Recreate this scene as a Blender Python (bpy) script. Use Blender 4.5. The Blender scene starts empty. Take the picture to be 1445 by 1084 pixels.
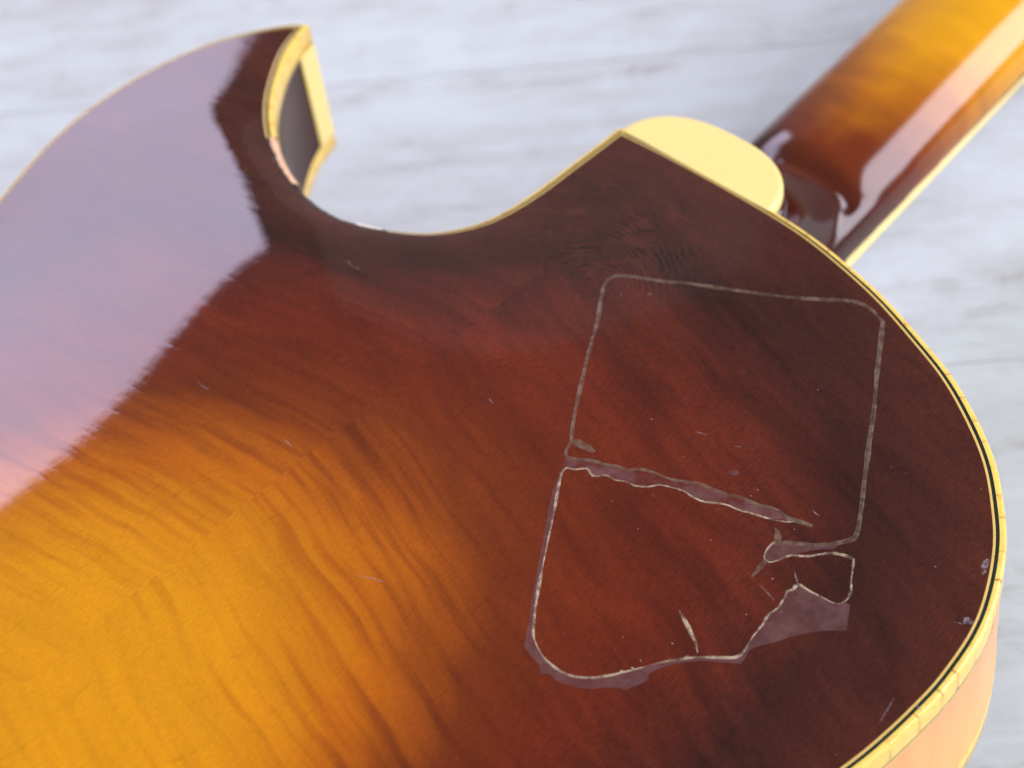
import bpy, bmesh, math, random
import numpy as np
from mathutils import Vector, Matrix
from mathutils.geometry import delaunay_2d_cdt

sc = bpy.context.scene
COL = sc.collection
random.seed(7)
MM = 0.001

# ---------------------------------------------------------------- camera, world, lamps, exposure
cam = bpy.data.cameras.new("camera")
cam_ob = bpy.data.objects.new("camera", cam)
COL.objects.link(cam_ob)
r_ = Vector((0.7275353651, 0.6766860843, -0.1130850823))      # right
u_ = Vector((-0.4525476822, 0.5972208110, 0.6622143900))      # up
b_ = Vector((0.5156480270, -0.4306079961, 0.7407319798))      # backwards
m = Matrix((r_, u_, b_)).transposed().to_4x4()
m.translation = Vector((271.132, -300.308, 372.198)) * MM
cam_ob.matrix_world = m
cam.sensor_fit = 'HORIZONTAL'
cam.sensor_width = 36.0
cam.lens = 36.0 * 3000.0 / 1445.0
cam.clip_start = 0.01
cam.clip_end = 100.0
cam.dof.use_dof = True
cam.dof.focus_distance = 0.470
cam.dof.aperture_fstop = 11.5
sc.camera = cam_ob

w = bpy.data.worlds.new("World")
sc.world = w
w.use_nodes = True
nt = w.node_tree
bg = nt.nodes['Background']
bg.inputs['Strength'].default_value = 0.33
# a plain room: lighter walls, dimmer ceiling
tc = nt.nodes.new('ShaderNodeTexCoord'); sx = nt.nodes.new('ShaderNodeSeparateXYZ'); wr = nt.nodes.new('ShaderNodeValToRGB')
nt.links.new(tc.outputs['Generated'], sx.inputs[0]); nt.links.new(sx.outputs['Z'], wr.inputs['Fac']); nt.links.new(wr.outputs['Color'], bg.inputs['Color'])
wr.color_ramp.elements[0].position = 0.0; wr.color_ramp.elements[0].color = (1.15, 1.17, 1.22, 1)
wr.color_ramp.elements[1].position = 1.0; wr.color_ramp.elements[1].color = (0.62, 0.62, 0.64, 1)

def window_or_fill_lamp(name, centre, facing, width, height, radiance, colour):
    """a window: a rectangular area lamp of the given radiance, upright, facing the guitar"""
    l = bpy.data.lights.new(name, 'AREA')
    l.shape = 'RECTANGLE'
    l.size = width
    l.size_y = height
    l.energy = radiance * math.pi * width * height
    l.color = colour
    o = bpy.data.objects.new(name, l)
    COL.objects.link(o)
    o.location = centre
    o.rotation_euler = Vector(facing).to_track_quat('-Z', 'Y').to_euler()
    return o

def az(deg):
    return Vector((math.cos(math.radians(deg)), math.sin(math.radians(deg)), 0))

# big window on the treble side: its corner shows in the gloss of the horn
n0 = az(181.6); t0 = az(271.6)                   # n0 points at the wall the window is in
D0 = 2.8
W_R, W_L, W_T, W_B = D0 * math.tan(math.radians(181.635 - 148.0)), 2.4, 0.855 * D0, 0.4585 * D0
c0 = n0 * D0 - t0 * ((W_R - W_L) / 2); c0.z = (W_T + W_B) / 2
window_or_fill_lamp("window_or_fill_lamp", c0, -n0, W_R + W_L, W_T - W_B, 6.85, (0.80, 0.725, 1.0))
# second, higher window towards the headstock: the stripe along the neck
n1 = az(48)
c1 = n1 * 2.8; c1.z = 2.1
window_or_fill_lamp("window_or_fill_lamp", c1, (-n1.x, -n1.y, -0.45), 2.3, 2.5, 9.6, (0.93, 0.88, 1.0))
# a dim doorway right of the big window: the faint haze in the gloss above the sticker mark
n3 = az(134)
c3 = n3 * 2.8; c3.z = 1.30
window_or_fill_lamp("doorway_lamp", c3, -n3, 0.80, 2.40, 0.17, (0.92, 0.96, 1.0))
# fill lamp added on the bass side: softly brightens body side and planks
n2 = az(-15)
c2 = n2 * 3.2; c2.z = 2.0
window_or_fill_lamp("window_or_fill_lamp", c2, (-n2.x, -n2.y, -0.55), 3.4, 2.3, 3.5, (0.95, 0.97, 1.0))

sc.view_settings.view_transform = 'Standard'
sc.view_settings.look = 'None'
sc.view_settings.exposure = 0.0
sc.view_settings.gamma = 1.0
sc.cycles.max_bounces = 8
sc.cycles.use_denoising = True

# ---------------------------------------------------------------- material helpers
class NT:
    def __init__(self, name):
        self.m = bpy.data.materials.new(name); self.m.use_nodes = True
        self.t = self.m.node_tree; self.p = self.t.nodes['Principled BSDF']
        self.out = self.t.nodes['Material Output']
    def n(self, typ, **kw):
        nd = self.t.nodes.new(typ)
        for k, v in kw.items():
            if k in nd.inputs: nd.inputs[k].default_value = v
            else: setattr(nd, k, v)
        return nd
    def l(self, a, b): self.t.links.new(a, b)
    def put(self, sock, v):
        if isinstance(v, bpy.types.NodeSocket): self.l(v, sock)
        else: sock.default_value = v
    def math(self, op, a, b=0.0, c=None, clamp=False):
        nd = self.n('ShaderNodeMath'); nd.operation = op; nd.use_clamp = clamp
        self.put(nd.inputs[0], a); self.put(nd.inputs[1], b)
        if c is not None: self.put(nd.inputs[2], c)
        return nd.outputs[0]
    def maprange(self, v, a, b, c=0.0, d=1.0, smooth=True):
        nd = self.n('ShaderNodeMapRange'); nd.interpolation_type = 'SMOOTHSTEP' if smooth else 'LINEAR'
        self.put(nd.inputs['Value'], v)
        for k, x in zip(('From Min', 'From Max', 'To Min', 'To Max'), (a, b, c, d)): nd.inputs[k].default_value = x
        return nd.outputs[0]
    def vec(self, x, y, z=0.0):
        nd = self.n('ShaderNodeCombineXYZ')
        for s, v in zip(nd.inputs, (x, y, z)): self.put(s, v)
        return nd.outputs[0]
    def noise(self, vec, scale=1.0, detail=2.0, rough=0.5, dist=0.0, dim='3D'):
        nd = self.n('ShaderNodeTexNoise'); nd.noise_dimensions = dim
        if dim == '1D': self.put(nd.inputs['W'], vec)
        else: self.put(nd.inputs['Vector'], vec)
        nd.inputs['Scale'].default_value = scale; nd.inputs['Detail'].default_value = detail
        nd.inputs['Roughness'].default_value = rough; nd.inputs['Distortion'].default_value = dist
        return nd.outputs['Fac']
    def ramp(self, fac, stops, interp='LINEAR'):
        nd = self.n('ShaderNodeValToRGB'); cr = nd.color_ramp; cr.interpolation = interp
        while len(cr.elements) < len(stops): cr.elements.new(0.5)
        for e, (p, c) in zip(cr.elements, stops):
            e.position = p; e.color = (*c[:3], 1)
        self.put(nd.inputs['Fac'], fac)
        return nd.outputs['Color']
    def mix(self, fac, a, b, blend='MIX'):
        nd = self.n('ShaderNodeMix'); nd.data_type = 'RGBA'; nd.blend_type = blend
        self.put(nd.inputs[0], fac); self.put(nd.inputs[6], a if isinstance(a, bpy.types.NodeSocket) else (*a, 1))
        self.put(nd.inputs[7], b if isinstance(b, bpy.types.NodeSocket) else (*b, 1))
        return nd.outputs[2]
    def scale(self, col, f):
        nd = self.n('ShaderNodeVectorMath'); nd.operation = 'SCALE'
        self.put(nd.inputs[0], col); self.put(nd.inputs['Scale'], f)
        return nd.outputs[0]
    def obj(self):
        s = self.n('ShaderNodeSeparateXYZ'); self.l(self.n('ShaderNodeTexCoord').outputs['Object'], s.inputs[0])
        return s.outputs
    def bump(self, h, strength=0.1, distance=0.001):
        nd = self.n('ShaderNodeBump'); nd.inputs['Strength'].default_value = strength
        nd.inputs['Distance'].default_value = distance; self.put(nd.inputs['Height'], h)
        self.l(nd.outputs[0], self.p.inputs['Normal'])
        return nd

def srgb(r, g, b):
    f = lambda c: (c / 255 / 12.92) if c <= 10.3 else ((c / 255 + 0.055) / 1.055) ** 2.4
    return (f(r), f(g), f(b))

# ---- lacquered, flamed maple with a tobacco sunburst (the burst value is stored on the mesh)
def burst_material():
    N = NT("sunburst_flame_maple")
    x, y, z = N.obj()
    at = N.n('ShaderNodeAttribute'); at.attribute_name = 'burst'
    xs = N.math('ADD', x, 0.006)
    ax = N.math('ABSOLUTE', xs)
    side = N.math('GREATER_THAN', xs, 0.0)
    warp = N.noise(N.vec(x, y, 0), 20, 2)
    # strips of the growth rings shift the flame from one to the next
    bandx = N.math('ADD', N.math('MULTIPLY', ax, 58), N.math('MULTIPLY', N.noise(N.vec(N.math('MULTIPLY', x, 22), N.math('MULTIPLY', y, 14)), 1, 1), 3.0))
    bandid = N.math('ADD', N.math('FLOOR', bandx), N.math('MULTIPLY', side, 37))
    wn = N.n('ShaderNodeTexWhiteNoise'); wn.noise_dimensions = '1D'; N.l(bandid, wn.inputs['W'])
    yy = N.math('ADD', y, N.math('MULTIPLY', ax, N.math('MULTIPLY_ADD', side, 0.20, 0.10)))
    yy = N.math('ADD', yy, N.math('MULTIPLY', N.math('SUBTRACT', warp, 0.5), 0.010))
    yb = N.math('ADD', yy, N.math('MULTIPLY', wn.outputs['Value'], 0.0004))
    f1 = N.noise(N.vec(N.math('MULTIPLY', ax, 23), N.math('MULTIPLY', yb, 320), N.math('MULTIPLY', side, 5.3)), 1, 1.5, 0.55)
    f2 = N.noise(N.vec(N.math('MULTIPLY', ax, 36), N.math('MULTIPLY', yy, 480), N.math('MULTIPLY', side, 9.1)), 1, 2, 0.6)
    fl = N.math('ADD', N.math('MULTIPLY', f1, 0.74), N.math('MULTIPLY', f2, 0.26))
    fl = N.maprange(fl, 0.28, 0.58, 0, 1)
    # curled patch under the neck block
    cx = N.math('SUBTRACT', x, 0.0058); cy = N.math('SUBTRACT', y, -0.0517)
    rr = N.math('SQRT', N.math('ADD', N.math('MULTIPLY', cx, cx), N.math('MULTIPLY', cy, cy)))
    rr = N.math('ADD', rr, N.math('MULTIPLY', N.noise(N.vec(x, y), 70, 3), 0.010))
    curl = N.math('MULTIPLY', N.math('ADD', N.math('SINE', N.math('MULTIPLY', rr, 3900)), 1.0), 0.5)
    curl = N.math('MULTIPLY', curl, N.maprange(N.noise(N.vec(x, y), 210, 2), 0.30, 0.60))
    dx = N.math('SUBTRACT', x, 0.001); dy = N.math('SUBTRACT', y, -0.033)
    dd = N.math('SQRT', N.math('ADD', N.math('MULTIPLY', dx, dx), N.math('MULTIPLY', N.math('MULTIPLY', dy, dy), 1.6)))
    cmask = N.math('MULTIPLY', N.maprange(dd, 0.008, 0.033, 1, 0), N.maprange(N.noise(N.vec(x, y), 70, 1), 0.34, 0.50))
    # sap and grain
    pores = N.noise(N.vec(N.math('MULTIPLY', x, 1500), N.math('MULTIPLY', y, 210)), 1, 3, 0.65)
    pores = N.maprange(pores, 0.30, 0.46, 0, 1)
    fibre = N.noise(N.vec(N.math('MULTIPLY', N.math('ADD', x, N.math('MULTIPLY', N.noise(N.vec(x, y), 300, 2), 0.0012)), 1900), N.math('MULTIPLY', y, 430)), 1, 2, 0.6)
    speck = N.noise(N.vec(N.math('MULTIPLY', x, 1100), N.math('MULTIPLY', yy, 2300)), 1, 2, 0.7)
    cloud = N.noise(N.vec(N.math('MULTIPLY', x, 24), N.math('MULTIPLY', yy, 60)), 1, 4, 0.6)
    # thin cathedral grain lines
    g = N.math('ADD', N.math('MULTIPLY', x, 640), N.math('MULTIPLY', N.noise(N.vec(N.math('MULTIPLY', x, 34), N.math('MULTIPLY', y, 22)), 1, 2), 16))
    g = N.math('POWER', N.math('ABSOLUTE', N.math('SINE', g)), 30)
    g = N.math('MULTIPLY', g, N.maprange(N.noise(N.vec(N.math('MULTIPLY', x, 120), N.math('MULTIPLY', y, 90)), 1, 3), 0.50, 0.66))
    blotch = N.noise(N.vec(N.math('MULTIPLY', x, 30), N.math('MULTIPLY', yy, 95), N.math('MULTIPLY', side, 3.3)), 1, 3, 0.55, 0.5)
    b = N.math('ADD', at.outputs['Fac'], N.math('MULTIPLY', N.math('SUBTRACT', cloud, 0.5), 0.10))
    b = N.math('ADD', b, N.math('MULTIPLY', N.math('MULTIPLY', N.math('SUBTRACT', fl, 0.8), N.maprange(at.outputs['Fac'], 0.45, 0.80, 0.45, 1.0)), 0.044))
    col = N.ramp(b, BURST)
    k = N.math('MULTIPLY_ADD', fl, N.maprange(at.outputs['Fac'], 0.15, 0.75, 0.20, 0.085), 0.91)
    k = N.math('MULTIPLY', k, N.math('MULTIPLY_ADD', pores, 0.08, 0.93))
    k = N.math('MULTIPLY', k, N.math('MULTIPLY_ADD', speck, 0.34, 0.83))
    k = N.math('MULTIPLY', k, N.math('MULTIPLY_ADD', g, -0.10, 1.0))
    k = N.math('MULTIPLY', k, N.math('MULTIPLY_ADD', fibre, N.maprange(at.outputs['Fac'], 0.3, 0.8, 1.25, 0.36), N.maprange(at.outputs['Fac'], 0.3, 0.8, 0.38, 0.82)))
    k = N.math('MULTIPLY', k, N.math('MULTIPLY_ADD', N.math('SUBTRACT', blotch, 0.5), N.maprange(at.outputs['Fac'], 0.35, 0.75, 1.5, 0.30), 1.0))
    k = N.math('MULTIPLY', k, N.math('MULTIPLY_ADD', N.math('MULTIPLY', curl, cmask), -1.15, N.math('MULTIPLY_ADD', cmask, 0.45, 1.0)))
    col = N.scale(col, k)
    N.l(col, N.p.inputs['Base Color'])
    N.p.inputs['Roughness'].default_value = 0.035
    N.p.inputs['IOR'].default_value = 1.5
    h = N.math('ADD', N.math('MULTIPLY', fl, 0.55), N.math('MULTIPLY', N.noise(N.vec(x, y), 420, 3, 0.6), 0.5))
    h = N.math('ADD', h, N.math('MULTIPLY', N.math('MULTIPLY', curl, cmask), 1.2))
    N.bump(h, 0.17, 0.00006)
    return N.m

BURST = [(0.00, (0.054, 0.0115, 0.0060)), (0.12, (0.040, 0.0088, 0.0050)), (0.21, (0.031, 0.0068, 0.0042)), (0.33, (0.070, 0.0104, 0.0042)),
         (0.45, (0.098, 0.0120, 0.0036)), (0.54, (0.108, 0.0145, 0.0032)), (0.62, (0.128, 0.0215, 0.0030)),
         (0.69, (0.245, 0.0520, 0.0026)), (0.74, (0.370, 0.0950, 0.0024)), (0.81, (0.490, 0.1720, 0.0024)), (0.88, (0.570, 0.2320, 0.0026)), (1.0, (0.60, 0.250, 0.0028))]

def neck_material():
    N = NT("amber_maple_neck")
    x, y, z = N.obj()
    fl = N.noise(N.vec(N.math('MULTIPLY', x, 40), N.math('MULTIPLY', y, 130), z), 1, 2)
    t = N.math('ADD', y, N.math('MULTIPLY', N.noise(N.vec(x, y, z), 60, 2), 0.02))
    t = N.math('SUBTRACT', t, N.math('MULTIPLY', N.math('ABSOLUTE', N.math('SUBTRACT', x, 0.004)), 0.75))
    t = N.math('ADD', t, N.math('MULTIPLY', N.math('SUBTRACT', fl, 0.5), 0.012))
    col = N.ramp(N.maprange(t, 0.012, 0.122, 0, 1, False),
                 [(0.0, (0.035, 0.006, 0.004)), (0.22, (0.060, 0.010, 0.004)), (0.42, (0.17, 0.028, 0.004)),
                  (0.62, (0.42, 0.13, 0.005)), (0.80, (0.68, 0.29, 0.006)), (1.0, (0.74, 0.35, 0.006))])
    col = N.scale(col, N.math('MULTIPLY_ADD', fl, 0.30, 0.68))
    N.l(col, N.p.inputs['Base Color'])
    N.p.inputs['Roughness'].default_value = 0.13
    N.bump(N.noise(N.vec(x, y, z), 90, 2), 0.12, 0.0002)
    return N.m

def binding_material(name, base, crack=True, stain=(0.62, 0.30, 0.05)):
    N = NT(name)
    uv = N.n('ShaderNodeUVMap'); s = N.n('ShaderNodeSeparateXYZ'); N.l(uv.outputs[0], s.inputs[0])
    a, v = s.outputs[0], s.outputs[1]
    x, y, z = N.obj()
    col = N.mix(N.maprange(N.noise(N.vec(a, N.math('MULTIPLY', v, 2.5)), 0.35, 3), 0.50, 0.72), base, stain)
    col = N.mix(0.55, col, base)
    if crack:
        wob = N.math('ADD', a, N.math('MULTIPLY', N.noise(N.vec(a, v), 0.9, 2), 1.4))
        vo = N.n('ShaderNodeTexVoronoi'); vo.voronoi_dimensions = '1D'; vo.feature = 'DISTANCE_TO_EDGE'
        N.l(wob, vo.inputs['W']); vo.inputs['Scale'].default_value = 0.125
        d = vo.outputs['Distance']
        halo = N.math('MULTIPLY', N.maprange(d, 0.0, 0.11, 1, 0), N.maprange(N.noise(N.vec(a, v), 0.22, 1), 0.38, 0.62))
        line = N.math('MULTIPLY', N.maprange(d, 0.006, 0.018, 1, 0), N.maprange(N.noise(N.vec(a, N.math('MULTIPLY', v, 0.6)), 0.5, 2), 0.40, 0.60))
        col = N.mix(N.math('MULTIPLY', halo, 0.55), col, (0.60, 0.24, 0.03))
        col = N.mix(N.math('MULTIPLY', line, 0.85), col, (0.10, 0.035, 0.012))
        N.bump(N.math('ADD', N.math('MULTIPLY', line, -1.0), N.math('MULTIPLY', N.noise(N.vec(a, v), 0.5, 2), 0.5)), 0.4, 0.00025)
    N.l(col, N.p.inputs['Base Color'])
    N.p.inputs['Roughness'].default_value = 0.16
    N.p.inputs['Subsurface Weight'].default_value = 0.12
    N.p.inputs['Subsurface Radius'].default_value = (0.002, 0.0014, 0.0006)
    return N.m

def plain(name, base, rough=0.3, var=0.12, scale=300, bump=0.0):
    N = NT(name)
    x, y, z = N.obj()
    f = N.noise(N.vec(x, y, z), scale, 3)
    N.l(N.scale(N.mix(0.0, base, base), N.math('MULTIPLY_ADD', f, 2 * var, 1 - var)), N.p.inputs['Base Color'])
    N.p.inputs['Roughness'].default_value = rough
    if bump: N.bump(f, bump, 0.0003)
    return N.m

def residue_material(name, base, alpha_lo, alpha_hi, rough, scale):
    N = NT(name)
    x, y, z = N.obj()
    f = N.noise(N.vec(x, y, z), scale, 3, 0.65)
    N.l(N.scale(N.mix(0.0, base, base), N.math('MULTIPLY_ADD', f, 0.8, 0.6)), N.p.inputs['Base Color'])
    N.l(N.maprange(f, 0.35, 0.65, alpha_lo, alpha_hi), N.p.inputs['Alpha'])
    N.p.inputs['Roughness'].default_value = rough
    N.bump(f, 0.3, 0.0001)
    return N.m

def plank_material():
    N = NT("whitewashed_oak_planks")
    oi = N.n('ShaderNodeObjectInfo')
    x, y, z = N.obj()
    off = N.math('MULTIPLY', oi.outputs['Random'], 7.0)
    xa = N.math('ADD', x, off)
    blot = N.noise(N.vec(N.math('MULTIPLY', xa, 9), N.math('MULTIPLY', y, 22), off), 1, 5, 0.62, 0.6)
    strk = N.noise(N.vec(N.math('MULTIPLY', xa, 20), N.math('MULTIPLY', y, 130), off), 1, 4, 0.6, 0.3)
    fine = N.noise(N.vec(N.math('MULTIPLY', xa, 60), N.math('MULTIPLY', y, 900), off), 1, 3, 0.6)
    wear = N.noise(N.vec(N.math('MULTIPLY', xa, 36), N.math('MULTIPLY', y, 70), off), 1, 6, 0.75, 1.0)
    f = N.math('ADD', N.math('MULTIPLY', blot, 0.36), N.math('MULTIPLY', strk, 0.28))
    f = N.math('ADD', f, N.math('MULTIPLY', wear, 0.42))
    f = N.math('ADD', f, N.math('MULTIPLY', fine, 0.10))
    col = N.ramp(f, [(0.38, (0.25, 0.24, 0.225)), (0.46, (0.40, 0.405, 0.39)), (0.535, (0.487, 0.525, 0.514)), (0.66, (0.555, 0.61, 0.607))])
    N.l(col, N.p.inputs['Base Color'])
    N.p.inputs['Roughness'].default_value = 0.62
    N.bump(f, 0.5, 0.001)
    return N.m

M_BURST = burst_material()
M_NECK = neck_material()
def side_material():
    N = NT("maple_side")
    x, y, z = N.obj()
    at = N.n('ShaderNodeAttribute'); at.attribute_name = 'burst'
    f = N.noise(N.vec(N.math('MULTIPLY', x, 260), N.math('MULTIPLY', y, 260), N.math('MULTIPLY', z, 40)), 1, 3)
    col = N.ramp(at.outputs['Fac'], [(0.1, (0.022, 0.006, 0.004)), (0.35, (0.12, 0.03, 0.008)), (0.75, (0.78, 0.38, 0.135))])
    N.l(N.scale(col, N.math('MULTIPLY_ADD', f, 0.3, 0.85)), N.p.inputs['Base Color'])
    N.p.inputs['Roughness'].default_value = 0.30; N.p.inputs['Specular IOR Level'].default_value = 0.30
    return N.m
M_SIDE = side_material()
M_BIND = binding_material("aged_yellow_binding", (0.78, 0.55, 0.12))
M_THIN = binding_material("aged_cream_purfling", (0.66, 0.46, 0.13), crack=False)
M_BLACK = plain("black_purfling", (0.010, 0.020, 0.012), 0.2)
M_CREAM = plain("cream_plastic", (0.80, 0.65, 0.235), 0.22, 0.05, 90)
M_DARK = plain("dark_rosewood", (0.03, 0.016, 0.011), 0.4)
M_BARE = plain("bare_broken_wood", (0.66, 0.42, 0.26), 0.75, 0.35, 900, 0.8)
M_WHITE = plain("bare_pale_wood", (0.78, 0.72, 0.58), 0.75, 0.2, 900, 0.8)
M_EDGE = plain("dark_broken_edge", (0.035, 0.012, 0.006), 0.5, 0.3, 700, 0.5)
M_LINE = residue_material("dried_adhesive", (0.19, 0.130, 0.085), 0.22, 0.62, 0.35, 380)
M_LITE = residue_material("pale_adhesive", (0.42, 0.325, 0.215), 0.15, 0.85, 0.35, 420)
M_FILM = residue_material("hazy_adhesive_film", (0.155, 0.072, 0.070), 0.36, 0.52, 0.30, 260)
M_FILM2 = residue_material("torn_adhesive_film", (0.18, 0.085, 0.082), 0.05, 0.52, 0.30, 170)
M_SPECK = residue_material("dust_speck", (0.36, 0.28, 0.24), 0.3, 0.8, 0.6, 2500)
M_SCR = residue_material("scratch_haze", (0.36, 0.31, 0.33), 0.05, 0.5, 0.5, 1500)
M_PLANK = plank_material()
M_METAL = plain("nickel", (0.55, 0.5, 0.42), 0.25)

# ---------------------------------------------------------------- object helpers
def link(name, me, mat, parent=None, smooth=True):
    o = bpy.data.objects.new(name, me)
    COL.objects.link(o)
    if mat and not me.materials: me.materials.append(mat)
    if smooth and len(me.polygons):
        me.polygons.foreach_set('use_smooth', [True] * len(me.polygons))
    if parent: o.parent = parent
    return o

def mesh(name, verts, faces, mat, parent=None, smooth=True, attr=None, uv=None):
    me = bpy.data.meshes.new(name)
    me.from_pydata([tuple(c * MM for c in v) for v in verts], [], [tuple(f) for f in faces])
    if attr is not None:
        a = me.attributes.new('burst', 'FLOAT', 'POINT'); a.data.foreach_set('value', list(map(float, attr)))
    if uv is not None:
        ul = me.uv_layers.new(name='UVMap')
        for lp in me.loops: ul.data[lp.index].uv = uv[lp.vertex_index]
    me.update()
    return link(name, me, mat, parent, smooth)

def catmull(pts, step):
    p = [np.array(q, float) for q in pts]
    out = []
    for i in range(len(p) - 1):
        p0 = p[i - 1] if i else 2 * p[0] - p[1]
        p3 = p[i + 2] if i + 2 < len(p) else 2 * p[-1] - p[-2]
        n = max(1, int(round(np.linalg.norm(p[i + 1] - p[i]) / step)))
        for k in range(n):
            t = k / n
            a, b_, c, d = p0, p[i], p[i + 1], p3
            out.append(0.5 * ((2 * b_) + (c - a) * t + (2 * a - 5 * b_ + 4 * c - d) * t * t + (3 * b_ - a - 3 * c + d) * t ** 3))
    return out, p[-1]

# ---------------------------------------------------------------- outline of the body (mm; y along the neck, back face up)
SIDE_RUN = [(-27, 0), (-9, -0.1), (9, -0.5), (27, -1.5), (39.2, -2.9), (52, -5.6), (65.1, -9.2), (79.1, -14.5), (92, -20.1), (103.8, -27.3),
            (113.9, -35.1), (122.1, -43.9), (129.1, -53.2), (135.0, -64.7), (138.6, -75.7), (140.2, -89), (140.1, -99.2), (139.3, -109.3),
            (138.0, -118), (134, -138), (129, -160), (128, -180), (134, -205), (150, -235), (170, -270), (183, -305), (187, -340), (179, -375),
            (157, -410), (120, -436), (70, -451), (0, -456), (-70, -451), (-125, -436), (-160, -410), (-183, -375), (-191, -340), (-187, -305),
            (-174, -270), (-154, -235), (-138, -205), (-133, -180), (-135, -155), (-139, -135), (-143.9, -118.4), (-149, -102.2), (-151.9, -87.2),
            (-152.3, -74.1), (-151.2, -61.5), (-148.7, -50.3), (-145, -40.3), (-140.6, -33), (-136, -26.3), (-131.7, -21.5), (-127.7, -18.9)]
CUT_RUN = [(-125.4, -26.3), (-122.2, -32.8), (-117.6, -39.8), (-112.2, -46.6), (-106.2, -52.4), (-98.8, -57.9), (-91.6, -62.0), (-84.3, -65.0),
           (-77.3, -67.2), (-70.6, -68.4), (-63.2, -68.5), (-54.9, -66.6), (-47.5, -63.4), (-41, -59.5), (-35.9, -54.3), (-32, -47.9), (-29.7, -39.8),
           (-28.5, -30.2), (-28, -19.9), (-27.4, -9.4), (-27, 0)]
ra, ea = catmull(SIDE_RUN, 2.0)
rb, eb = catmull(CUT_RUN, 1.2)
OUT = np.array(ra + [ea] + rb)                 # the last vertex (heel corner) is the first one
i_tip0, i_tip1 = len(ra), len(ra) + 1
NB = len(OUT)
nx = np.roll(OUT, -1, 0) - OUT
nx /= np.linalg.norm(nx, axis=1)[:, None]
pv = np.roll(nx, 1, 0)
nrmA = np.c_[nx[:, 1], -nx[:, 0]]; nrmB = np.c_[pv[:, 1], -pv[:, 0]]
mit = nrmA + nrmB
mit /= (1 + (nrmA * nrmB).sum(1))[:, None]     # mitre vector, inward for a clockwise run
area = 0.5 * np.sum(OUT[:, 0] * np.roll(OUT[:, 1], -1) - np.roll(OUT[:, 0], -1) * OUT[:, 1])
INW = mit if area < 0 else -mit
ARC = np.r_[0, np.cumsum(np.linalg.norm(np.roll(OUT, -1, 0) - OUT, axis=1))]
RING = 2.9
def width_at(x, y):
    # the binding shows narrower across the heel and in the cutaway
    if x < -100 and (x < -131 or y < -60): return 0.46
    if x < -20 and y > -90 and x > -129: return 0.95 if x < -60 else 0.86
    if y > -60 and x >= -27: return 0.70 + 0.30 * min(1, max(0, (x - 30) / 75.0)) ** 1.0
    return 1.0
WID = np.array([width_at(*q) for q in OUT])
for _ in range(12): WID = (np.roll(WID, 1) + WID + np.roll(WID, -1)) / 3
INS = INW * WID[:, None]

def inside(px, py, poly):
    r = np.zeros(px.shape, bool); n = len(poly)
    for i in range(n):
        x1, y1 = poly[i]; x2, y2 = poly[(i + 1) % n]
        if y1 == y2: continue
        r ^= ((y1 > py) != (y2 > py)) & (px < (x2 - x1) * (py - y1) / (y2 - y1) + x1)
    return r

# ---------------------------------------------------------------- arched back: a membrane solved on the triangulated outline
ring = OUT + INS * RING
gs = 3.6
gx, gy = np.meshgrid(np.arange(-200, 200, gs), np.arange(-470, 12, gs * 0.866))
gx = gx + (np.arange(gx.shape[0]) % 2)[:, None] * gs / 2
far_in = OUT + INS * RING + INW * 1.7
mask = inside(gx, gy, far_in)
gp = np.c_[gx[mask], gy[mask]]
dmin = np.min(np.abs((gp[:, None, 0] - OUT[None, :, 0]) + 1j * (gp[:, None, 1] - OUT[None, :, 1])), axis=1)
gp = gp[dmin > RING + 1.6]
allp = np.vstack([OUT, ring, gp])
edges = [(i, (i + 1) % NB) for i in range(NB)] + [(NB + i, NB + (i + 1) % NB) for i in range(NB)]
res = delaunay_2d_cdt([Vector(p) for p in allp], edges, [], 0, 1e-6)
VP = np.array([tuple(v) for v in res[0]])
orig = {}
for k, src in enumerate(res[3]):
    for s in src: orig[s] = k
TR = []
for f in res[2]:
    for k in range(1, len(f) - 1): TR.append((f[0], f[k], f[k + 1]))
TR = np.array(TR)
cen = VP[TR].mean(1)
TR = TR[inside(cen[:, 0], cen[:, 1], OUT)]
nv = len(VP)
I, J, Wt = [], [], []
Ar = np.zeros(nv)
for a, b, c in ((0, 1, 2), (1, 2, 0), (2, 0, 1)):
    pa, pb, pc = VP[TR[:, a]], VP[TR[:, b]], VP[TR[:, c]]
    e1, e2 = pa - pc, pb - pc
    cr = np.abs(e1[:, 0] * e2[:, 1] - e1[:, 1] * e2[:, 0]) + 1e-9
    I.append(TR[:, a]); J.append(TR[:, b]); Wt.append(0.5 * (e1 * e2).sum(1) / cr)
    np.add.at(Ar, TR[:, c], cr / 6)
I, J, Wt = np.concatenate(I), np.concatenate(J), np.concatenate(Wt)
I, J, Wt = np.r_[I, J], np.r_[J, I], np.r_[Wt, Wt]
diag = np.bincount(I, Wt, nv)
fixed = np.zeros(nv, bool); fixed[[orig[i] for i in range(NB)]] = True
used = np.bincount(TR.ravel(), minlength=nv) > 0
free = used & ~fixed
def A(v):
    v = np.where(free, v, 0)
    return np.where(free, diag * v - np.bincount(I, Wt * v[J], nv), 0)
rhs = np.where(free, Ar, 0)
U = np.zeros(nv); r = rhs - A(U); pc_ = np.where(free, 1 / np.maximum(diag, 1e-9), 0); zv = pc_ * r; p = zv.copy(); rz = r @ zv
for it in range(900):
    Ap = A(p); al = rz / (p @ Ap); U += al * p; r -= al * Ap
    zv = pc_ * r; rz2 = r @ zv
    if rz2 < 1e-10 * 1: break
    p = zv + (rz2 / rz) * p; rz = rz2
U = np.clip(U / U.max(), 0, 1)
ARCH = 11.4
Z = ARCH * U ** 1.349
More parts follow.
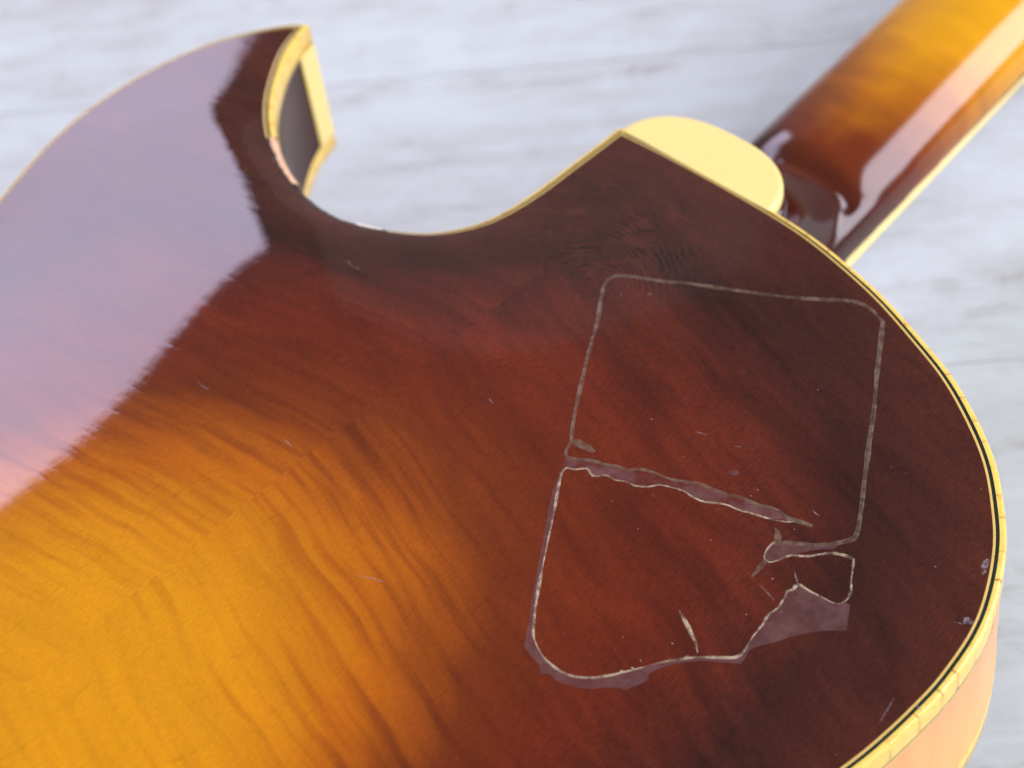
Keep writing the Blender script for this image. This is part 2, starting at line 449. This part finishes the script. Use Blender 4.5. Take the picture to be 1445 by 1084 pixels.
for bx_, by_, bs_, ba_ in ((-112, -75, 28, 0.777), (-75, -105, 28, -0.124), (-125, -115, 28, -0.382), (-60, -80, 28, 2.568),
                           (-95, -60, 18, -0.118), (-130, -45, 16, 0.02), (-50, -115, 24, 0.263), (-35, -55, 16, 0.169)):    # unevenness of the pressed plate
    Z += ba_ * np.clip(U / 0.06, 0, 1) * np.exp(-((VP[:, 0] - bx_) ** 2 + (VP[:, 1] - by_) ** 2) / (2 * bs_ ** 2))
ringidx = np.array([orig[NB + i] for i in range(NB)])
zring = Z[ringidx]
isout = np.zeros(nv, bool); isout[[orig[i] for i in range(NB)]] = True
plate_tri = TR[~isout[TR].any(1)]

# fast lookup of the arch height for things laid on it
cell = {}
for k, (x, y) in enumerate(VP):
    if used[k]: cell.setdefault((int(x // 6), int(y // 6)), []).append(k)
def height(x, y):
    ids = []
    for a in (-1, 0, 1):
        for b in (-1, 0, 1): ids += cell.get((int(x // 6) + a, int(y // 6) + b), [])
    ids = np.array(ids)
    d = VP[ids] - (x, y)
    near = np.argsort((d * d).sum(1))[:9]
    d = d[near]; zz = Z[ids[near]]
    wgt = np.exp(-(d * d).sum(1) / 14)
    Mx = np.c_[np.ones(len(d)), d] * wgt[:, None]
    sol = np.linalg.lstsq(Mx, zz * wgt, rcond=None)[0]
    return float(sol[0])

# ---------------------------------------------------------------- the guitar
BASE_Z = -85.0
guitar = bpy.data.objects.new("electric_guitar", None)
COL.objects.link(guitar)
guitar.location = (0, -0.2, BASE_Z * MM)
guitar['label'] = "amber to dark brown sunburst hollow-body guitar lying face down on whitewashed planks"
guitar['category'] = "guitar"
bpy.context.view_layer.update()
def part(o, parent=guitar, label=None):
    o.parent = parent
    o.matrix_parent_inverse = parent.matrix_world.inverted()
    if label: o['label'] = label
    return o

remap = {}
pl_v = []
for k in np.unique(plate_tri):
    remap[k] = len(pl_v); pl_v.append((VP[k, 0], VP[k, 1], Z[k]))
pl_f = [tuple(remap[k] for k in t) for t in plate_tri]
def ccw(f):
    a, b, c = (pl_v[i] for i in f)
    return f if (b[0]-a[0])*(c[1]-a[1]) - (b[1]-a[1])*(c[0]-a[0]) > 0 else f[::-1]
pl_f = [ccw(f) for f in pl_f]
back = part(mesh("back", pl_v, pl_f, M_BURST, attr=[U[k] for k in np.unique(plate_tri)]),
            label="flamed maple back, amber in the middle and dark red brown at the edge")

def sweep(name, idx, prof, mat, label=None, closed=False, parent=guitar, jag=0.0, attr=None):
    """strip along the outline: prof is a list of (inset, z); inset > 0 goes inwards over the back"""
    vs, fs, uv, at = [], [], [], []
    n = len(prof)
    vl = [0.0]
    for a, b in zip(prof, prof[1:]): vl.append(vl[-1] + math.hypot(b[0] - a[0], b[1] - a[1]))
    for i in idx:
        for k, (d, z) in enumerate(prof):
            dd = d + (random.uniform(-jag, jag) if jag else 0)
            q = OUT[i] + INS[i] * dd
            zz = z + zring[i] * max(0, min(1, dd / RING)) + (random.uniform(-jag, jag) * .8 if jag and 0 < k < n - 1 else 0)
            vs.append((q[0], q[1], zz)); uv.append((ARC[i], vl[k]))
            if attr: at.append(attr(q[0], q[1]))
    m_ = len(idx)
    for i in range(m_ if closed else m_ - 1):
        for k in range(n - 1):
            a = i * n + k; b = ((i + 1) % m_) * n + k
            fs.append((a, a + 1, b + 1, b))
    return part(mesh(name, vs, fs, mat, uv=uv, attr=at if attr else None), parent, label)

full = list(range(NB))
cut_i = list(range(i_tip1, NB))
gap = [i for i in cut_i if -100.2 <= OUT[i][0] <= -48.0 and OUT[i][1] < -50]
g0, g1 = gap[0], gap[-1]
run1 = list(range(g1, NB)) + list(range(0, g0 + 1))    # binding runs right round and stops at the broken stretch
EDGE_PROF = [(1.5, 0.0), (0.9, 0.0), (0.45, -0.10), (0.16, -0.34), (0.03, -0.75), (0.0, -1.3), (0.0, -5.8)]
sweep("binding", run1, EDGE_PROF, M_BIND, "aged yellow back binding, cracked across all along")
sweep("cream_purfling", run1, [(RING, 0.0), (2.75, 0.03), (2.45, 0.03), (2.35, 0.0)], M_THIN)
sweep("black_purfling", run1, [(2.35, 0.0), (1.5, 0.0)], M_BLACK)
sweep("side_purfling", full, [(0.02, -5.8), (0.02, -6.2)], M_BLACK, closed=True)
sweep("ledge_purfling", full, [(0.0, -6.2), (0.0, -6.9)], M_THIN, closed=True)
def side_burst(x, y):
    t = min(1, max(0, (-y - (22 if x > 0 else 62)) / 26)); t = t * t * (3 - 2 * t)
    return 0.14 + 0.62 * t
sweep("side", full, [(0.05, -6.9), (0.3, -8), (0.3, -20), (0.3, -39.5), (0.05, -40.2)], M_SIDE, "glossy maple side, dark in the cutaway and amber along the bass edge", closed=True, attr=side_burst)
sweep("front_binding", full, [(0.1, -40.2), (0, -40.5), (0, -45.8), (0.5, -46.6), (3, -46.8)], M_BIND, closed=True)
# broken stretch in the cutaway
sweep("broken_edge", gap, [(RING, 0.0), (1.9, -0.05), (1.3, -0.35), (1.0, -1.2), (0.8, -3.5), (0.4, -5.9)], M_EDGE, "dark bare edge in the cutaway where the binding has broken away", jag=0.18)
c1i = [i for i in gap if -99.9 <= OUT[i][0] <= -80.5]
c2i = [i for i in gap if -57.8 <= OUT[i][0] <= -50.5]
sweep("wood_chip", c1i, [(2.0, 0.05), (1.2, 0.12), (0.5, -0.6), (0.2, -2.2), (0.15, -5.6)], M_BARE, "peach coloured bare wood on the broken cutaway edge", jag=0.28)
sweep("wood_chip", c2i, [(2.3, 0.08), (1.3, 0.16), (0.2, -0.1), (-0.15, -1.2), (0.1, -4.0)], M_WHITE, "small white chip next to the binding end", jag=0.25)
# front (top) plate, out of sight below
me_f = bpy.data.meshes.new("front")
bm = bmesh.new()
vs = [bm.verts.new((q[0] * MM, q[1] * MM, -46.8 * MM)) for q in (OUT + INW * 2.9)]
f_ = bm.faces.new(vs); bmesh.ops.triangulate(bm, faces=[f_]); bm.to_mesh(me_f); bm.free()
part(link("front", me_f, M_DARK, smooth=False))

# cream strip that closes the horn's point
T0, T1 = OUT[i_tip0], OUT[i_tip1]
td = (T1 - T0) / np.linalg.norm(T1 - T0); tn = -np.array(INW[i_tip0] + INW[i_tip1]); tn = tn - td * (tn @ td); tn /= np.linalg.norm(tn)
def P2(a, o): return T0 + td * a + tn * o
Lt = np.linalg.norm(T1 - T0)
vs = []
for z in (-6.9, -40.2):
    for a, o in ((0.0, -1.2), (0.0, 0.25), (0.4, 0.5), (Lt - 0.4, 0.5), (Lt, 0.25), (Lt, -1.2)):
        q = P2(a, o); vs.append((q[0], q[1], z))
fs = [(k, k + 1, k + 7, k + 6) for k in range(5)] + [(5, 4, 3, 2, 1, 0), (6, 7, 8, 9, 10, 11)]
part(mesh("corner_strip", vs, fs, M_CREAM, smooth=False), label="pale cream strip closing the point of the horn")

# ---------------------------------------------------------------- heel, neck, fingerboard
NX = 2.5
def neck_zb(y): return -40.0 + 0.060 * (y - 30)
def heel_front(z):
    # how far the heel column reaches along the neck at height z
    t = max(0.0, min(1.0, (-z - 4) / 27.0))
    return 13.6 + 2.0 * t + 31.0 * t ** 3.0
def d_plan(wd, fr, n=40, x0=0.0, y0=-2.0, px=2.6):
    pts = [(x0 + wd, y0)]
    for k in range(n + 1):
        th = math.pi * k / n
        c, s = math.cos(th), math.sin(th)
        pts.append((x0 + wd * math.copysign(abs(c) ** (2 / px), c), fr * abs(s) ** (2 / 2.0)))
    pts.append((x0 - wd, y0))
    return pts
def loft(rings, closed_ends=True):
    vs, fs = [], []
    n = len(rings[0])
    for rg in rings: vs += rg
    for i in range(len(rings) - 1):
        for k in range(n):
            a, b = i * n + k, i * n + (k + 1) % n
            fs.append((a, b, b + n, a + n))
    fs.append(tuple(range(n))[::-1]); fs.append(tuple(range((len(rings) - 1) * n, len(rings) * n)))
    return vs, fs
rings = []
for k in range(30):
    z = -3.0 - k * (39.0 / 29)
    t = min(1.0, (-z - 3) / 16.0); t = t * t * (3 - 2 * t)
    rings.append([(x, y, z) for x, y in d_plan(25.6 - 5.0 * t, heel_front(z), x0=0.2 + 3.6 * t)])
hv, hf = loft(rings)
rings = []
for k in range(62):
    y = 38.0 + (k * 0.8 if k < 12 else 9.6 + (k - 12) * 6.0)
    zb = neck_zb(y); hw = 23.6 - 0.012 * y; b = 14.2 - 0.004 * y
    e = min(1.0, (y - 37.5) / 9.0); e = math.sqrt(max(0.02, 1 - (1 - e) ** 2))
    b *= 0.66 + 0.34 * e; hw -= 0.6 * (1 - e)
    rg = []
    for j in range(33):
        th = math.pi * j / 32
        c, s = math.cos(th), math.sin(th)
        rg.append((NX - 0.012 * y + hw * math.copysign(abs(c) ** 0.92, c), y, zb + b * s ** 0.92))
    rg.append((NX - 0.012 * y - hw, y, zb - 4.0)); rg.append((NX - 0.012 * y + hw, y, zb - 4.0))
    rings.append(rg)
nv_, nf_ = loft(rings)
rings = []
for y in (-4.0, 20.0, 44.0, 62.0):
    zb = neck_zb(y); hw = 23.4 - 0.012 * y; xc = NX - 0.012 * y; lf = (-17.5, -16.5, -18.0, -19.5)
    l = lf[(-4.0, 20.0, 44.0, 62.0).index(y)]
    rings.append([(xc + hw, y, zb - 4.0), (xc + hw, y, zb + 4), (xc + hw - 3, y, zb + 7.5), (l + 4, y, zb + 7.5), (l, y, zb + 3.5), (l, y, zb - 3.2)])
sv, sf = loft(rings)
nf_ = nf_ + [tuple(i + len(nv_) for i in f) for f in sf]; nv_ = nv_ + sv
off = len(hv)
tmp = mesh("neck", hv + nv_, hf + [tuple(i + off for i in f) for f in nf_], None)
bm = bmesh.new(); bm.from_mesh(tmp.data); bmesh.ops.recalc_face_normals(bm, faces=bm.faces); bm.to_mesh(tmp.data); bm.free()
rm = tmp.modifiers.new("r", 'REMESH'); rm.mode = 'VOXEL'; rm.voxel_size = 0.9 * MM; rm.use_smooth_shade = True
sm = tmp.modifiers.new("s", 'SMOOTH'); sm.factor = 0.5; sm.iterations = 20
dg = bpy.context.evaluated_depsgraph_get()
me2 = bpy.data.meshes.new_from_object(tmp.evaluated_get(dg))
bpy.data.objects.remove(tmp)
me2.name = "neck"; me2.materials.clear()
neck = part(link("neck", me2, M_NECK), label="glossy amber neck shading to dark brown at the heel")

# heel cap
top = d_plan(25.4, 15.9, 48, y0=0.0, x0=-0.7)
def on_edge(x, y):                                   # the body edge under the cap runs slightly askew
    return y - 0.9 - 1.5 * (x + 27) / 54 * max(0.0, 1 - y / 15)
rings = [[(x * s, on_edge(x, y * s), z) for x, y in top] for z, s in ((-3.9, 0.985), (-3.5, 1.0), (-1.2, 1.0), (-0.55, 0.994), (-0.15, 0.982), (0.08, 0.96), (0.15, 0.92))]
cv, cf = loft(rings)
heel_cap = part(mesh("heel_cap", cv, cf, M_CREAM, smooth=False), label="plain cream heel cap, rounded")
for pg in heel_cap.data.polygons:
    pg.use_smooth = len(pg.vertices) == 4
# fingerboard and its binding
def neck_box(name, off0, off1, z0, z1, mat, y0=-2, y1=350, parent=guitar):
    vs, fs = [], []
    for k in range(2):
        y = (y0, y1)[k]; zb = neck_zb(y); hw = 23.9 - 0.012 * y; xc = NX - 0.012 * y
        sg = 1 if off1 >= off0 else -1
        for a, z in ((off0, z0), (off1, z0), (off1, z1), (off0, z1)):
            s = 1 if name != 'x' else -1
            vs.append((xc + a(hw), y, zb + z) if callable(a) else (xc + a, y, zb + z))
    fs = [(0, 1, 5, 4), (1, 2, 6, 5), (2, 3, 7, 6), (3, 0, 4, 7), (3, 2, 1, 0), (4, 5, 6, 7)]
    return part(mesh(name, vs, fs, mat, smooth=False), parent)
fb_l = neck_box("fingerboard", -22.2, 22.2, -3.0, -6.0, M_DARK)
for s in (-1, 1):
    vs = []
    for y in (-2, 350):
        zb = neck_zb(y); hw = 23.75 - 0.012 * y; xc = NX - 0.012 * y
        for a, z in ((hw - 1.6, -3.0), (hw - 0.2, -3.6), (hw + 0.0, -3.8), (hw + 0.0, -5.2), (hw - 1.6, -5.6)):
            vs.append((xc + s * a, y, zb + z))
    fs = [(k, (k + 1) % 5, (k + 1) % 5 + 5, k + 5) for k in range(5)] + [(4, 3, 2, 1, 0), (5, 6, 7, 8, 9)]
    part(mesh("fingerboard_binding", vs, fs, M_CREAM, smooth=False), fb_l)

# bridge the instrument rests on, under the body
def box(name, x0, x1, y0, y1, z0, z1, mat, bev=0.0):
    me = bpy.data.meshes.new(name); bm = bmesh.new()
    bmesh.ops.create_cube(bm, size=1.0)
    for v in bm.verts:
        v.co = Vector(((x0 + x1) / 2 + v.co.x * (x1 - x0), (y0 + y1) / 2 + v.co.y * (y1 - y0), (z0 + z1) / 2 + v.co.z * (z1 - z0))) * MM
    if bev: bmesh.ops.bevel(bm, geom=bm.edges[:], offset=bev * MM, segments=3, affect='EDGES', profile=0.5)
    bm.to_mesh(me); bm.free()
    return link(name, me, mat, smooth=False)
part(box("bridge", -60, 60, -300, -284, -85, -46.9, M_DARK, 2))

# ---------------------------------------------------------------- what the old sticker left on the back
LINES = {'top': [(9.53, -43.39), (13.31, -41.09), (20.21, -37.84), (24.77, -35.0), (32.05, -31.33), (39.24, -27.66), (45.12, -24.52), (51.79, -20.35), (57.14, -16.65), (60.57, -14.74), (64.36, -14.44), (68.13, -15.75), (69.17, -15.86)], 'right': [(69.17, -15.86), (72.55, -21.22), (78.61, -31.03), (84.22, -39.65), (89.32, -48.29), (93.5, -55.24), (95.12, -57.92), (100.42, -66.53), (102.76, -70.94), (102.89, -72.78), (101.46, -75.26), (98.69, -78.39), (95.42, -80.89), (92.51, -82.89), (90.91, -84.65)], 'left': [(9.53, -43.39), (8.98, -46.31), (11.6, -51.09), (16.62, -58.14), (20.45, -64.7), (25.29, -72.54), (30.58, -80.83), (35.93, -88.66), (38.0, -91.24), (38.68, -93.38), (40.25, -95.3), (42.46, -94.52), (45.57, -92.45), (48.74, -91.39), (51.47, -89.84), (53.56, -89.44), (55.18, -87.56), (58.76, -86.11), (61.5, -85.57), (64.49, -84.39), (68.23, -82.25), (71.54, -81.5), (74.67, -80.58), (78.2, -79.2), (81.55, -78.58), (84.3, -77.24), (87.06, -76.89), (89.59, -77.23), (91.86, -76.29), (94.26, -75.52)], 'crack_low': [(42.44, -97.73), (44.47, -96.77), (46.14, -94.94), (48.53, -95.78), (50.77, -93.69), (53.07, -93.53), (55.19, -92.25), (57.37, -91.97), (59.95, -90.31), (61.44, -88.32), (63.65, -87.17), (66.72, -86.11), (69.43, -86.06), (72.38, -85.38), (75.97, -83.13), (79.22, -82.38), (82.17, -81.27), (85.74, -80.02), (89.01, -78.42), (90.37, -77.26)], 'loop': [(42.44, -97.73), (42.72, -99.6), (45.07, -103.39), (49.94, -110.56), (53.64, -116.41), (57.74, -122.68), (61.37, -128.14), (63.89, -131.6), (66.03, -134.37), (67.9, -136.42), (70.4, -137.87), (73.73, -139.0), (77.67, -139.1), (80.68, -138.22), (83.88, -135.84), (86.08, -133.19), (88.03, -130.25), (90.24, -126.72), (92.45, -123.19), (95.36, -119.59), (97.29, -117.46), (100.37, -114.96), (102.9, -112.68), (103.3, -110.46), (102.48, -106.71), (102.09, -102.55), (101.46, -99.9), (101.91, -97.23), (101.27, -94.08), (100.84, -92.6), (101.42, -91.45), (101.42, -89.76), (104.35, -89.58), (107.61, -89.11), (110.73, -88.47), (111.54, -86.68), (111.14, -84.25), (109.1, -81.33), (106.42, -76.99), (105.32, -76.98), (102.3, -78.3), (100.21, -80.37), (98.34, -82.74), (95.53, -84.85), (94.43, -87.23), (93.32, -89.14), (91.89, -89.22), (90.84, -87.42), (90.59, -85.21), (90.81, -84.06)], 'tear': [(86.64, -111.35), (88.71, -112.3), (90.73, -113.29), (92.65, -114.35), (94.55, -115.39), (96.31, -116.99)]}
PATCHES = {'spike_a': [(37.72, -90.93), (38.9, -89.62), (41.92, -89.28), (44.35, -89.95), (44.1, -90.8), (41.47, -91.38), (38.82, -91.86)], 'spike_b': [(87.06, -76.89), (89.12, -76.63), (91.4, -75.69), (94.35, -75.45), (93.99, -76.14), (91.64, -76.97), (89.46, -78.03)], 'spike_c': [(91.76, -89.05), (93.1, -89.14), (93.12, -91.7), (93.0, -94.65), (92.51, -94.59), (92.0, -91.71)], 'spike_d': [(90.81, -84.54), (91.84, -83.46), (91.15, -82.1), (89.55, -81.22), (88.04, -81.02), (89.43, -82.3)], 'film_a': [(101.51, -89.88), (104.48, -89.75), (107.7, -89.22), (110.86, -88.63), (111.75, -86.96), (112.95, -86.85), (114.57, -89.57), (116.25, -92.46), (113.44, -94.86), (111.14, -97.46), (109.01, -100.28), (107.21, -103.52), (105.26, -106.55), (103.95, -109.46), (104.56, -111.58), (104.75, -113.18), (101.55, -115.52), (97.84, -118.13), (97.42, -117.62), (100.5, -115.11), (102.98, -112.78), (103.43, -110.62), (102.61, -106.87), (102.22, -102.71), (101.54, -100.01), (102.04, -97.39), (100.84, -93.06)], 'film_b': [(42.89, -99.78), (45.18, -103.51), (50.04, -110.67), (53.74, -116.52), (57.83, -122.78), (61.47, -128.25), (63.89, -131.6), (67.9, -136.42), (70.49, -137.97), (73.83, -139.1), (77.76, -139.2), (80.77, -138.32), (83.96, -135.94), (86.17, -133.29), (88.11, -130.35), (90.32, -126.82), (92.54, -123.29), (95.45, -119.69), (97.42, -117.62), (97.84, -118.13), (94.5, -122.1), (92.71, -125.26), (91.95, -127.42), (92.8, -128.86), (92.17, -130.73), (90.94, -133.64), (89.84, -134.08), (87.93, -135.33), (85.7, -137.91), (82.86, -139.81), (79.66, -141.32), (76.41, -141.1), (75.26, -142.38), (73.57, -140.94), (70.69, -140.32), (68.0, -139.51), (65.73, -136.02), (62.76, -131.65), (56.57, -122.71), (50.63, -114.0), (45.51, -106.13), (41.98, -99.7)], 'film_c': [(40.52, -95.61), (42.57, -94.64), (45.74, -92.63), (48.9, -91.57), (51.63, -90.02), (53.72, -89.62), (55.33, -87.74), (58.92, -86.29), (61.66, -85.75), (64.64, -84.57), (68.38, -82.43), (71.69, -81.68), (74.82, -80.76), (78.35, -79.38), (81.69, -78.76), (84.44, -77.42), (86.93, -77.21), (88.91, -77.81), (85.64, -79.9), (82.07, -81.15), (79.13, -82.26), (75.88, -83.01), (72.28, -85.26), (69.33, -85.94), (66.62, -85.99), (63.55, -87.05), (61.34, -88.2), (59.84, -90.19), (57.26, -91.85), (55.09, -92.13), (52.96, -93.41), (50.66, -93.57), (48.42, -95.66), (46.03, -94.82), (44.36, -96.65), (42.44, -97.73), (42.18, -99.74), (41.14, -97.22)], 'film_d': [(90.91, -84.65), (92.6, -83.01), (95.52, -81.0), (98.78, -78.51), (101.64, -75.49), (101.55, -77.31), (98.65, -80.26), (96.87, -82.75), (95.44, -84.73), (94.34, -87.12), (93.23, -89.03), (91.94, -89.08), (90.93, -87.35), (90.64, -85.46)], 'flake': [(70.94, -75.5), (71.23, -74.21), (72.46, -73.79), (73.1, -74.5), (72.52, -75.51), (71.43, -75.91)]}
SPECKS = [(15.31, -47.95), (52.42, -33.79), (70.85, -43.05), (47.57, -74.41), (60.36, -78.51), (79.02, -75.22), (58.46, -41.99), (56.69, -98.42), (79.93, -92.69), (66.03, -100.65), (96.45, -92.16), (97.98, -102.91), (82.91, -127.8), (82.11, -124.26), (72.3, -131.83), (90.84, -118.62), (91.89, -78.73), (62.4, -91.32), (102.99, -97.67), (106.68, -95.42), (88.6, -126.12), (77.08, -103.11), (-94.62, -72.42), (-32.34, -127.25), (-23.89, -131.43), (132.38, -117.31), (97.52, -51.25), (100.63, -50.78), (120.75, -67.36), (78.97, -77.53), (10.61, -144.4), (115.97, -43.8)]
SCRATCHES = [((19.65, -43.33), (21.05, -43.33)), ((66.99, -68.68), (68.51, -67.93)), ((91.49, -71.92), (93.64, -72.29)), ((-46.64, -81.26), (-42.99, -82.05)), ((-43.1, -81.45), (-41.71, -81.32)), ((14.26, -93.42), (16.13, -93.95)), ((-44.68, -132.49), (-42.38, -133.12)), ((-42.38, -133.12), (-39.8, -132.65)), ((134.66, -106.27), (133.41, -99.3)), ((137.48, -97.66), (139.76, -98.17)), ((131.8, -76.61), (134.01, -75.47)), ((27.73, -149.97), (34.4, -146.83)), ((57.57, -71.22), (59.94, -70.07)), ((-13.89, -132.68), (-10.35, -133.26)), ((138.57, -90.41), (138.75, -88.94)), ((98.65, -87.43), (101.42, -89.76)), ((95.13, -95.17), (100.26, -96.34))]


def ribbon(name, pts, wd, mat, hgt=0.16, lift=0.03, jag=0.3, parent=back, step=1.0, label=None, taper=False):
    pts, e = catmull(pts, step); pts = np.array(pts + [e])
    t = np.gradient(pts, axis=0); t /= np.linalg.norm(t, axis=1)[:, None] + 1e-9
    nr = np.c_[-t[:, 1], t[:, 0]]
    vs, fs = [], []
    ph = random.uniform(0, 9)
    for i, q in enumerate(pts):
        ww = wd * (1 + jag * (0.8 * math.sin(i * 0.37 + ph) * math.sin(i * .143 + 2 * ph) + random.uniform(-.28, .28)))
        if taper: ww *= max(0.08, math.sin(math.pi * (i + .5) / len(pts)))
        for s, h in ((-0.5, 0), (-0.22, 0.8), (0.1, 1.0), (0.5, 0)):
            x, y = q + nr[i] * s * ww
            vs.append((x, y, height(x, y) + lift + h * hgt * (ww / wd)))
    for i in range(len(pts) - 1):
        for k in range(3):
            a = i * 4 + k; fs.append((a, a + 4, a + 5, a + 1))
    return part(mesh(name, vs, fs, mat), parent, label)

def patch(name, poly, mat, lift=0.05, parent=back, label=None, sub=2.5):
    P = np.array(poly)
    d = []
    for i in range(len(P)):
        a, b = P[i], P[(i + 1) % len(P)]
        n = max(1, int(np.linalg.norm(b - a) / 1.2))
        for k in range(n):
            q = a + (b - a) * k / n
            d.append(q + (np.array([random.uniform(-.12, .12), random.uniform(-.12, .12)]) if k else 0))
    P = np.array(d)
    x0, y0 = P.min(0); x1, y1 = P.max(0)
    gx, gy = np.meshgrid(np.arange(x0, x1, sub), np.arange(y0, y1, sub))
    mk = inside(gx, gy, P)
    ip = np.c_[gx[mk], gy[mk]]
    if len(ip):
        dd = np.min(np.hypot(ip[:, None, 0] - P[None, :, 0], ip[:, None, 1] - P[None, :, 1]), axis=1); ip = ip[dd > 0.6]
    al = np.vstack([P, ip]) if len(ip) else P
    rs = delaunay_2d_cdt([Vector(q) for q in al], [(i, (i + 1) % len(P)) for i in range(len(P))], [], 1, 1e-5)
    vs = [(v[0], v[1], height(v[0], v[1]) + lift) for v in rs[0]]
    return part(mesh(name, vs, [f for f in rs[2]], mat), parent, label)

ribbon("adhesive_line", LINES['top'], 1.1, M_LINE, 0.15, label="tan line of dried glue along the top of the sticker mark")
ribbon("adhesive_line", LINES['right'], 1.05, M_LINE, 0.15)
ribbon("adhesive_line", LINES['left'], 0.85, M_LINE, 0.13)
ribbon("adhesive_line", LINES['crack_low'], 0.5, M_LITE, 0.10)
ribbon("adhesive_line", LINES['loop'], 0.52, M_LITE, 0.10, jag=0.7)
ribbon("adhesive_line", LINES['tear'], 1.1, M_LITE, 0.2, taper=True, label="short pale tear in the film")
for k in ('spike_a', 'spike_b', 'spike_c', 'spike_d'): patch("adhesive_spike", PATCHES[k], M_LINE, 0.09)
patch("adhesive_film", PATCHES['film_a'], M_FILM, 0.05, label="purplish film left at the lower right corner of the sticker mark")
patch("adhesive_film", PATCHES['film_b'], M_FILM, 0.05, label="purplish film round the lower left corner of the sticker mark")
patch("adhesive_film", PATCHES['film_c'], M_FILM2, 0.05)
patch("adhesive_film", PATCHES['film_d'], M_FILM, 0.05)
patch("flake", PATCHES['flake'], M_FILM2, 0.08)
for x, y in SPECKS:
    r0 = random.uniform(0.10, 0.26)
    n = random.choice((5, 6, 7))
    pg = [(x + r0 * random.uniform(.6, 1.2) * math.cos(2 * math.pi * k / n), y + r0 * random.uniform(.5, 1.1) * math.sin(2 * math.pi * k / n)) for k in range(n)]
    vs = [(a, b, height(a, b) + 0.03) for a, b in pg] + [(x, y, height(x, y) + 0.13)]
    part(mesh("speck", vs, [(k, (k + 1) % n, n) for k in range(n)], M_SPECK), back)
for t_ in (0.315, 0.335, 0.36, 0.375, 0.392):
    q = LINES['loop'][int(t_ * len(LINES['loop']))]
    q2 = LINES['loop'][int(t_ * len(LINES['loop'])) + 1]
    u = random.random(); cx_, cy_ = q[0] + (q2[0] - q[0]) * u, q[1] + (q2[1] - q[1]) * u + 0.35
    patch("glue_bead", [(cx_ + 0.45 * random.uniform(.6, 1.2) * math.cos(k * 1.05), cy_ + 0.4 * random.uniform(.6, 1.2) * math.sin(k * 1.05)) for k in range(6)], M_LITE, 0.14)
for a, b in SCRATCHES:
    a, b = np.array(a), np.array(b); mid = (a + b) / 2 + np.array([random.uniform(-.2, .2), random.uniform(-.2, .2)])
    ribbon("scratch", [tuple(a), tuple(mid), tuple(b)], 0.32, M_SCR, 0.02, taper=True, step=0.6, jag=0.5)
for pts in ([(127.8, -58.7), (128.4, -58.4), (129.1, -59.9), (129.8, -62.0), (129.5, -62.9), (128.8, -61.9), (128.0, -61.2), (127.6, -60.0)], [(132.9, -74.3), (133.5, -73.5), (134.2, -73.9), (135.0, -73.6), (135.2, -74.6), (134.4, -75.1), (133.6, -75.5)]):
    patch("edge_chip", pts, M_SCR, 0.05, label="small whitish chip in the lacquer beside the binding")

# ---------------------------------------------------------------- whitewashed planks below
h = Vector((0.73222, 0.68106, 0)); nn = Vector((-0.68106, 0.73222, 0))
table = box("tabletop", -1500, 1500, -1200, 1200, BASE_Z - 40, BASE_Z - 9, M_PLANK)
table['kind'] = 'structure'
rotz = math.atan2(h.y, h.x)
table.rotation_euler = (0, 0, rotz)
bpy.context.view_layer.update()
PW = 146.3; GAP = 0.3
for r in range(-8, 9):
    p0 = 1.7 + r * PW
    cuts = [-1500] + sorted(((r * 577) % 1200) - 1240 + k * 1850 for k in range(2)) + [1500]
    if r == 0: cuts = [-1500, 600, 1500]
    cuts = [c for c in cuts if -1500 <= c <= 1500]
    for a, b in zip(cuts, cuts[1:]):
        if b - a < 40: continue
        GAP_ = 0.12
        pk = box("plank", -(b - a) / 2 + GAP_ / 2, (b - a) / 2 - GAP_ / 2, -PW / 2 + GAP / 2, PW / 2 - GAP / 2, -8.9, 0, M_PLANK, 0.2)
        pk.parent = table
        pk.location = ((a + b) / 2 * MM, (p0 + PW / 2) * MM, BASE_Z * MM)
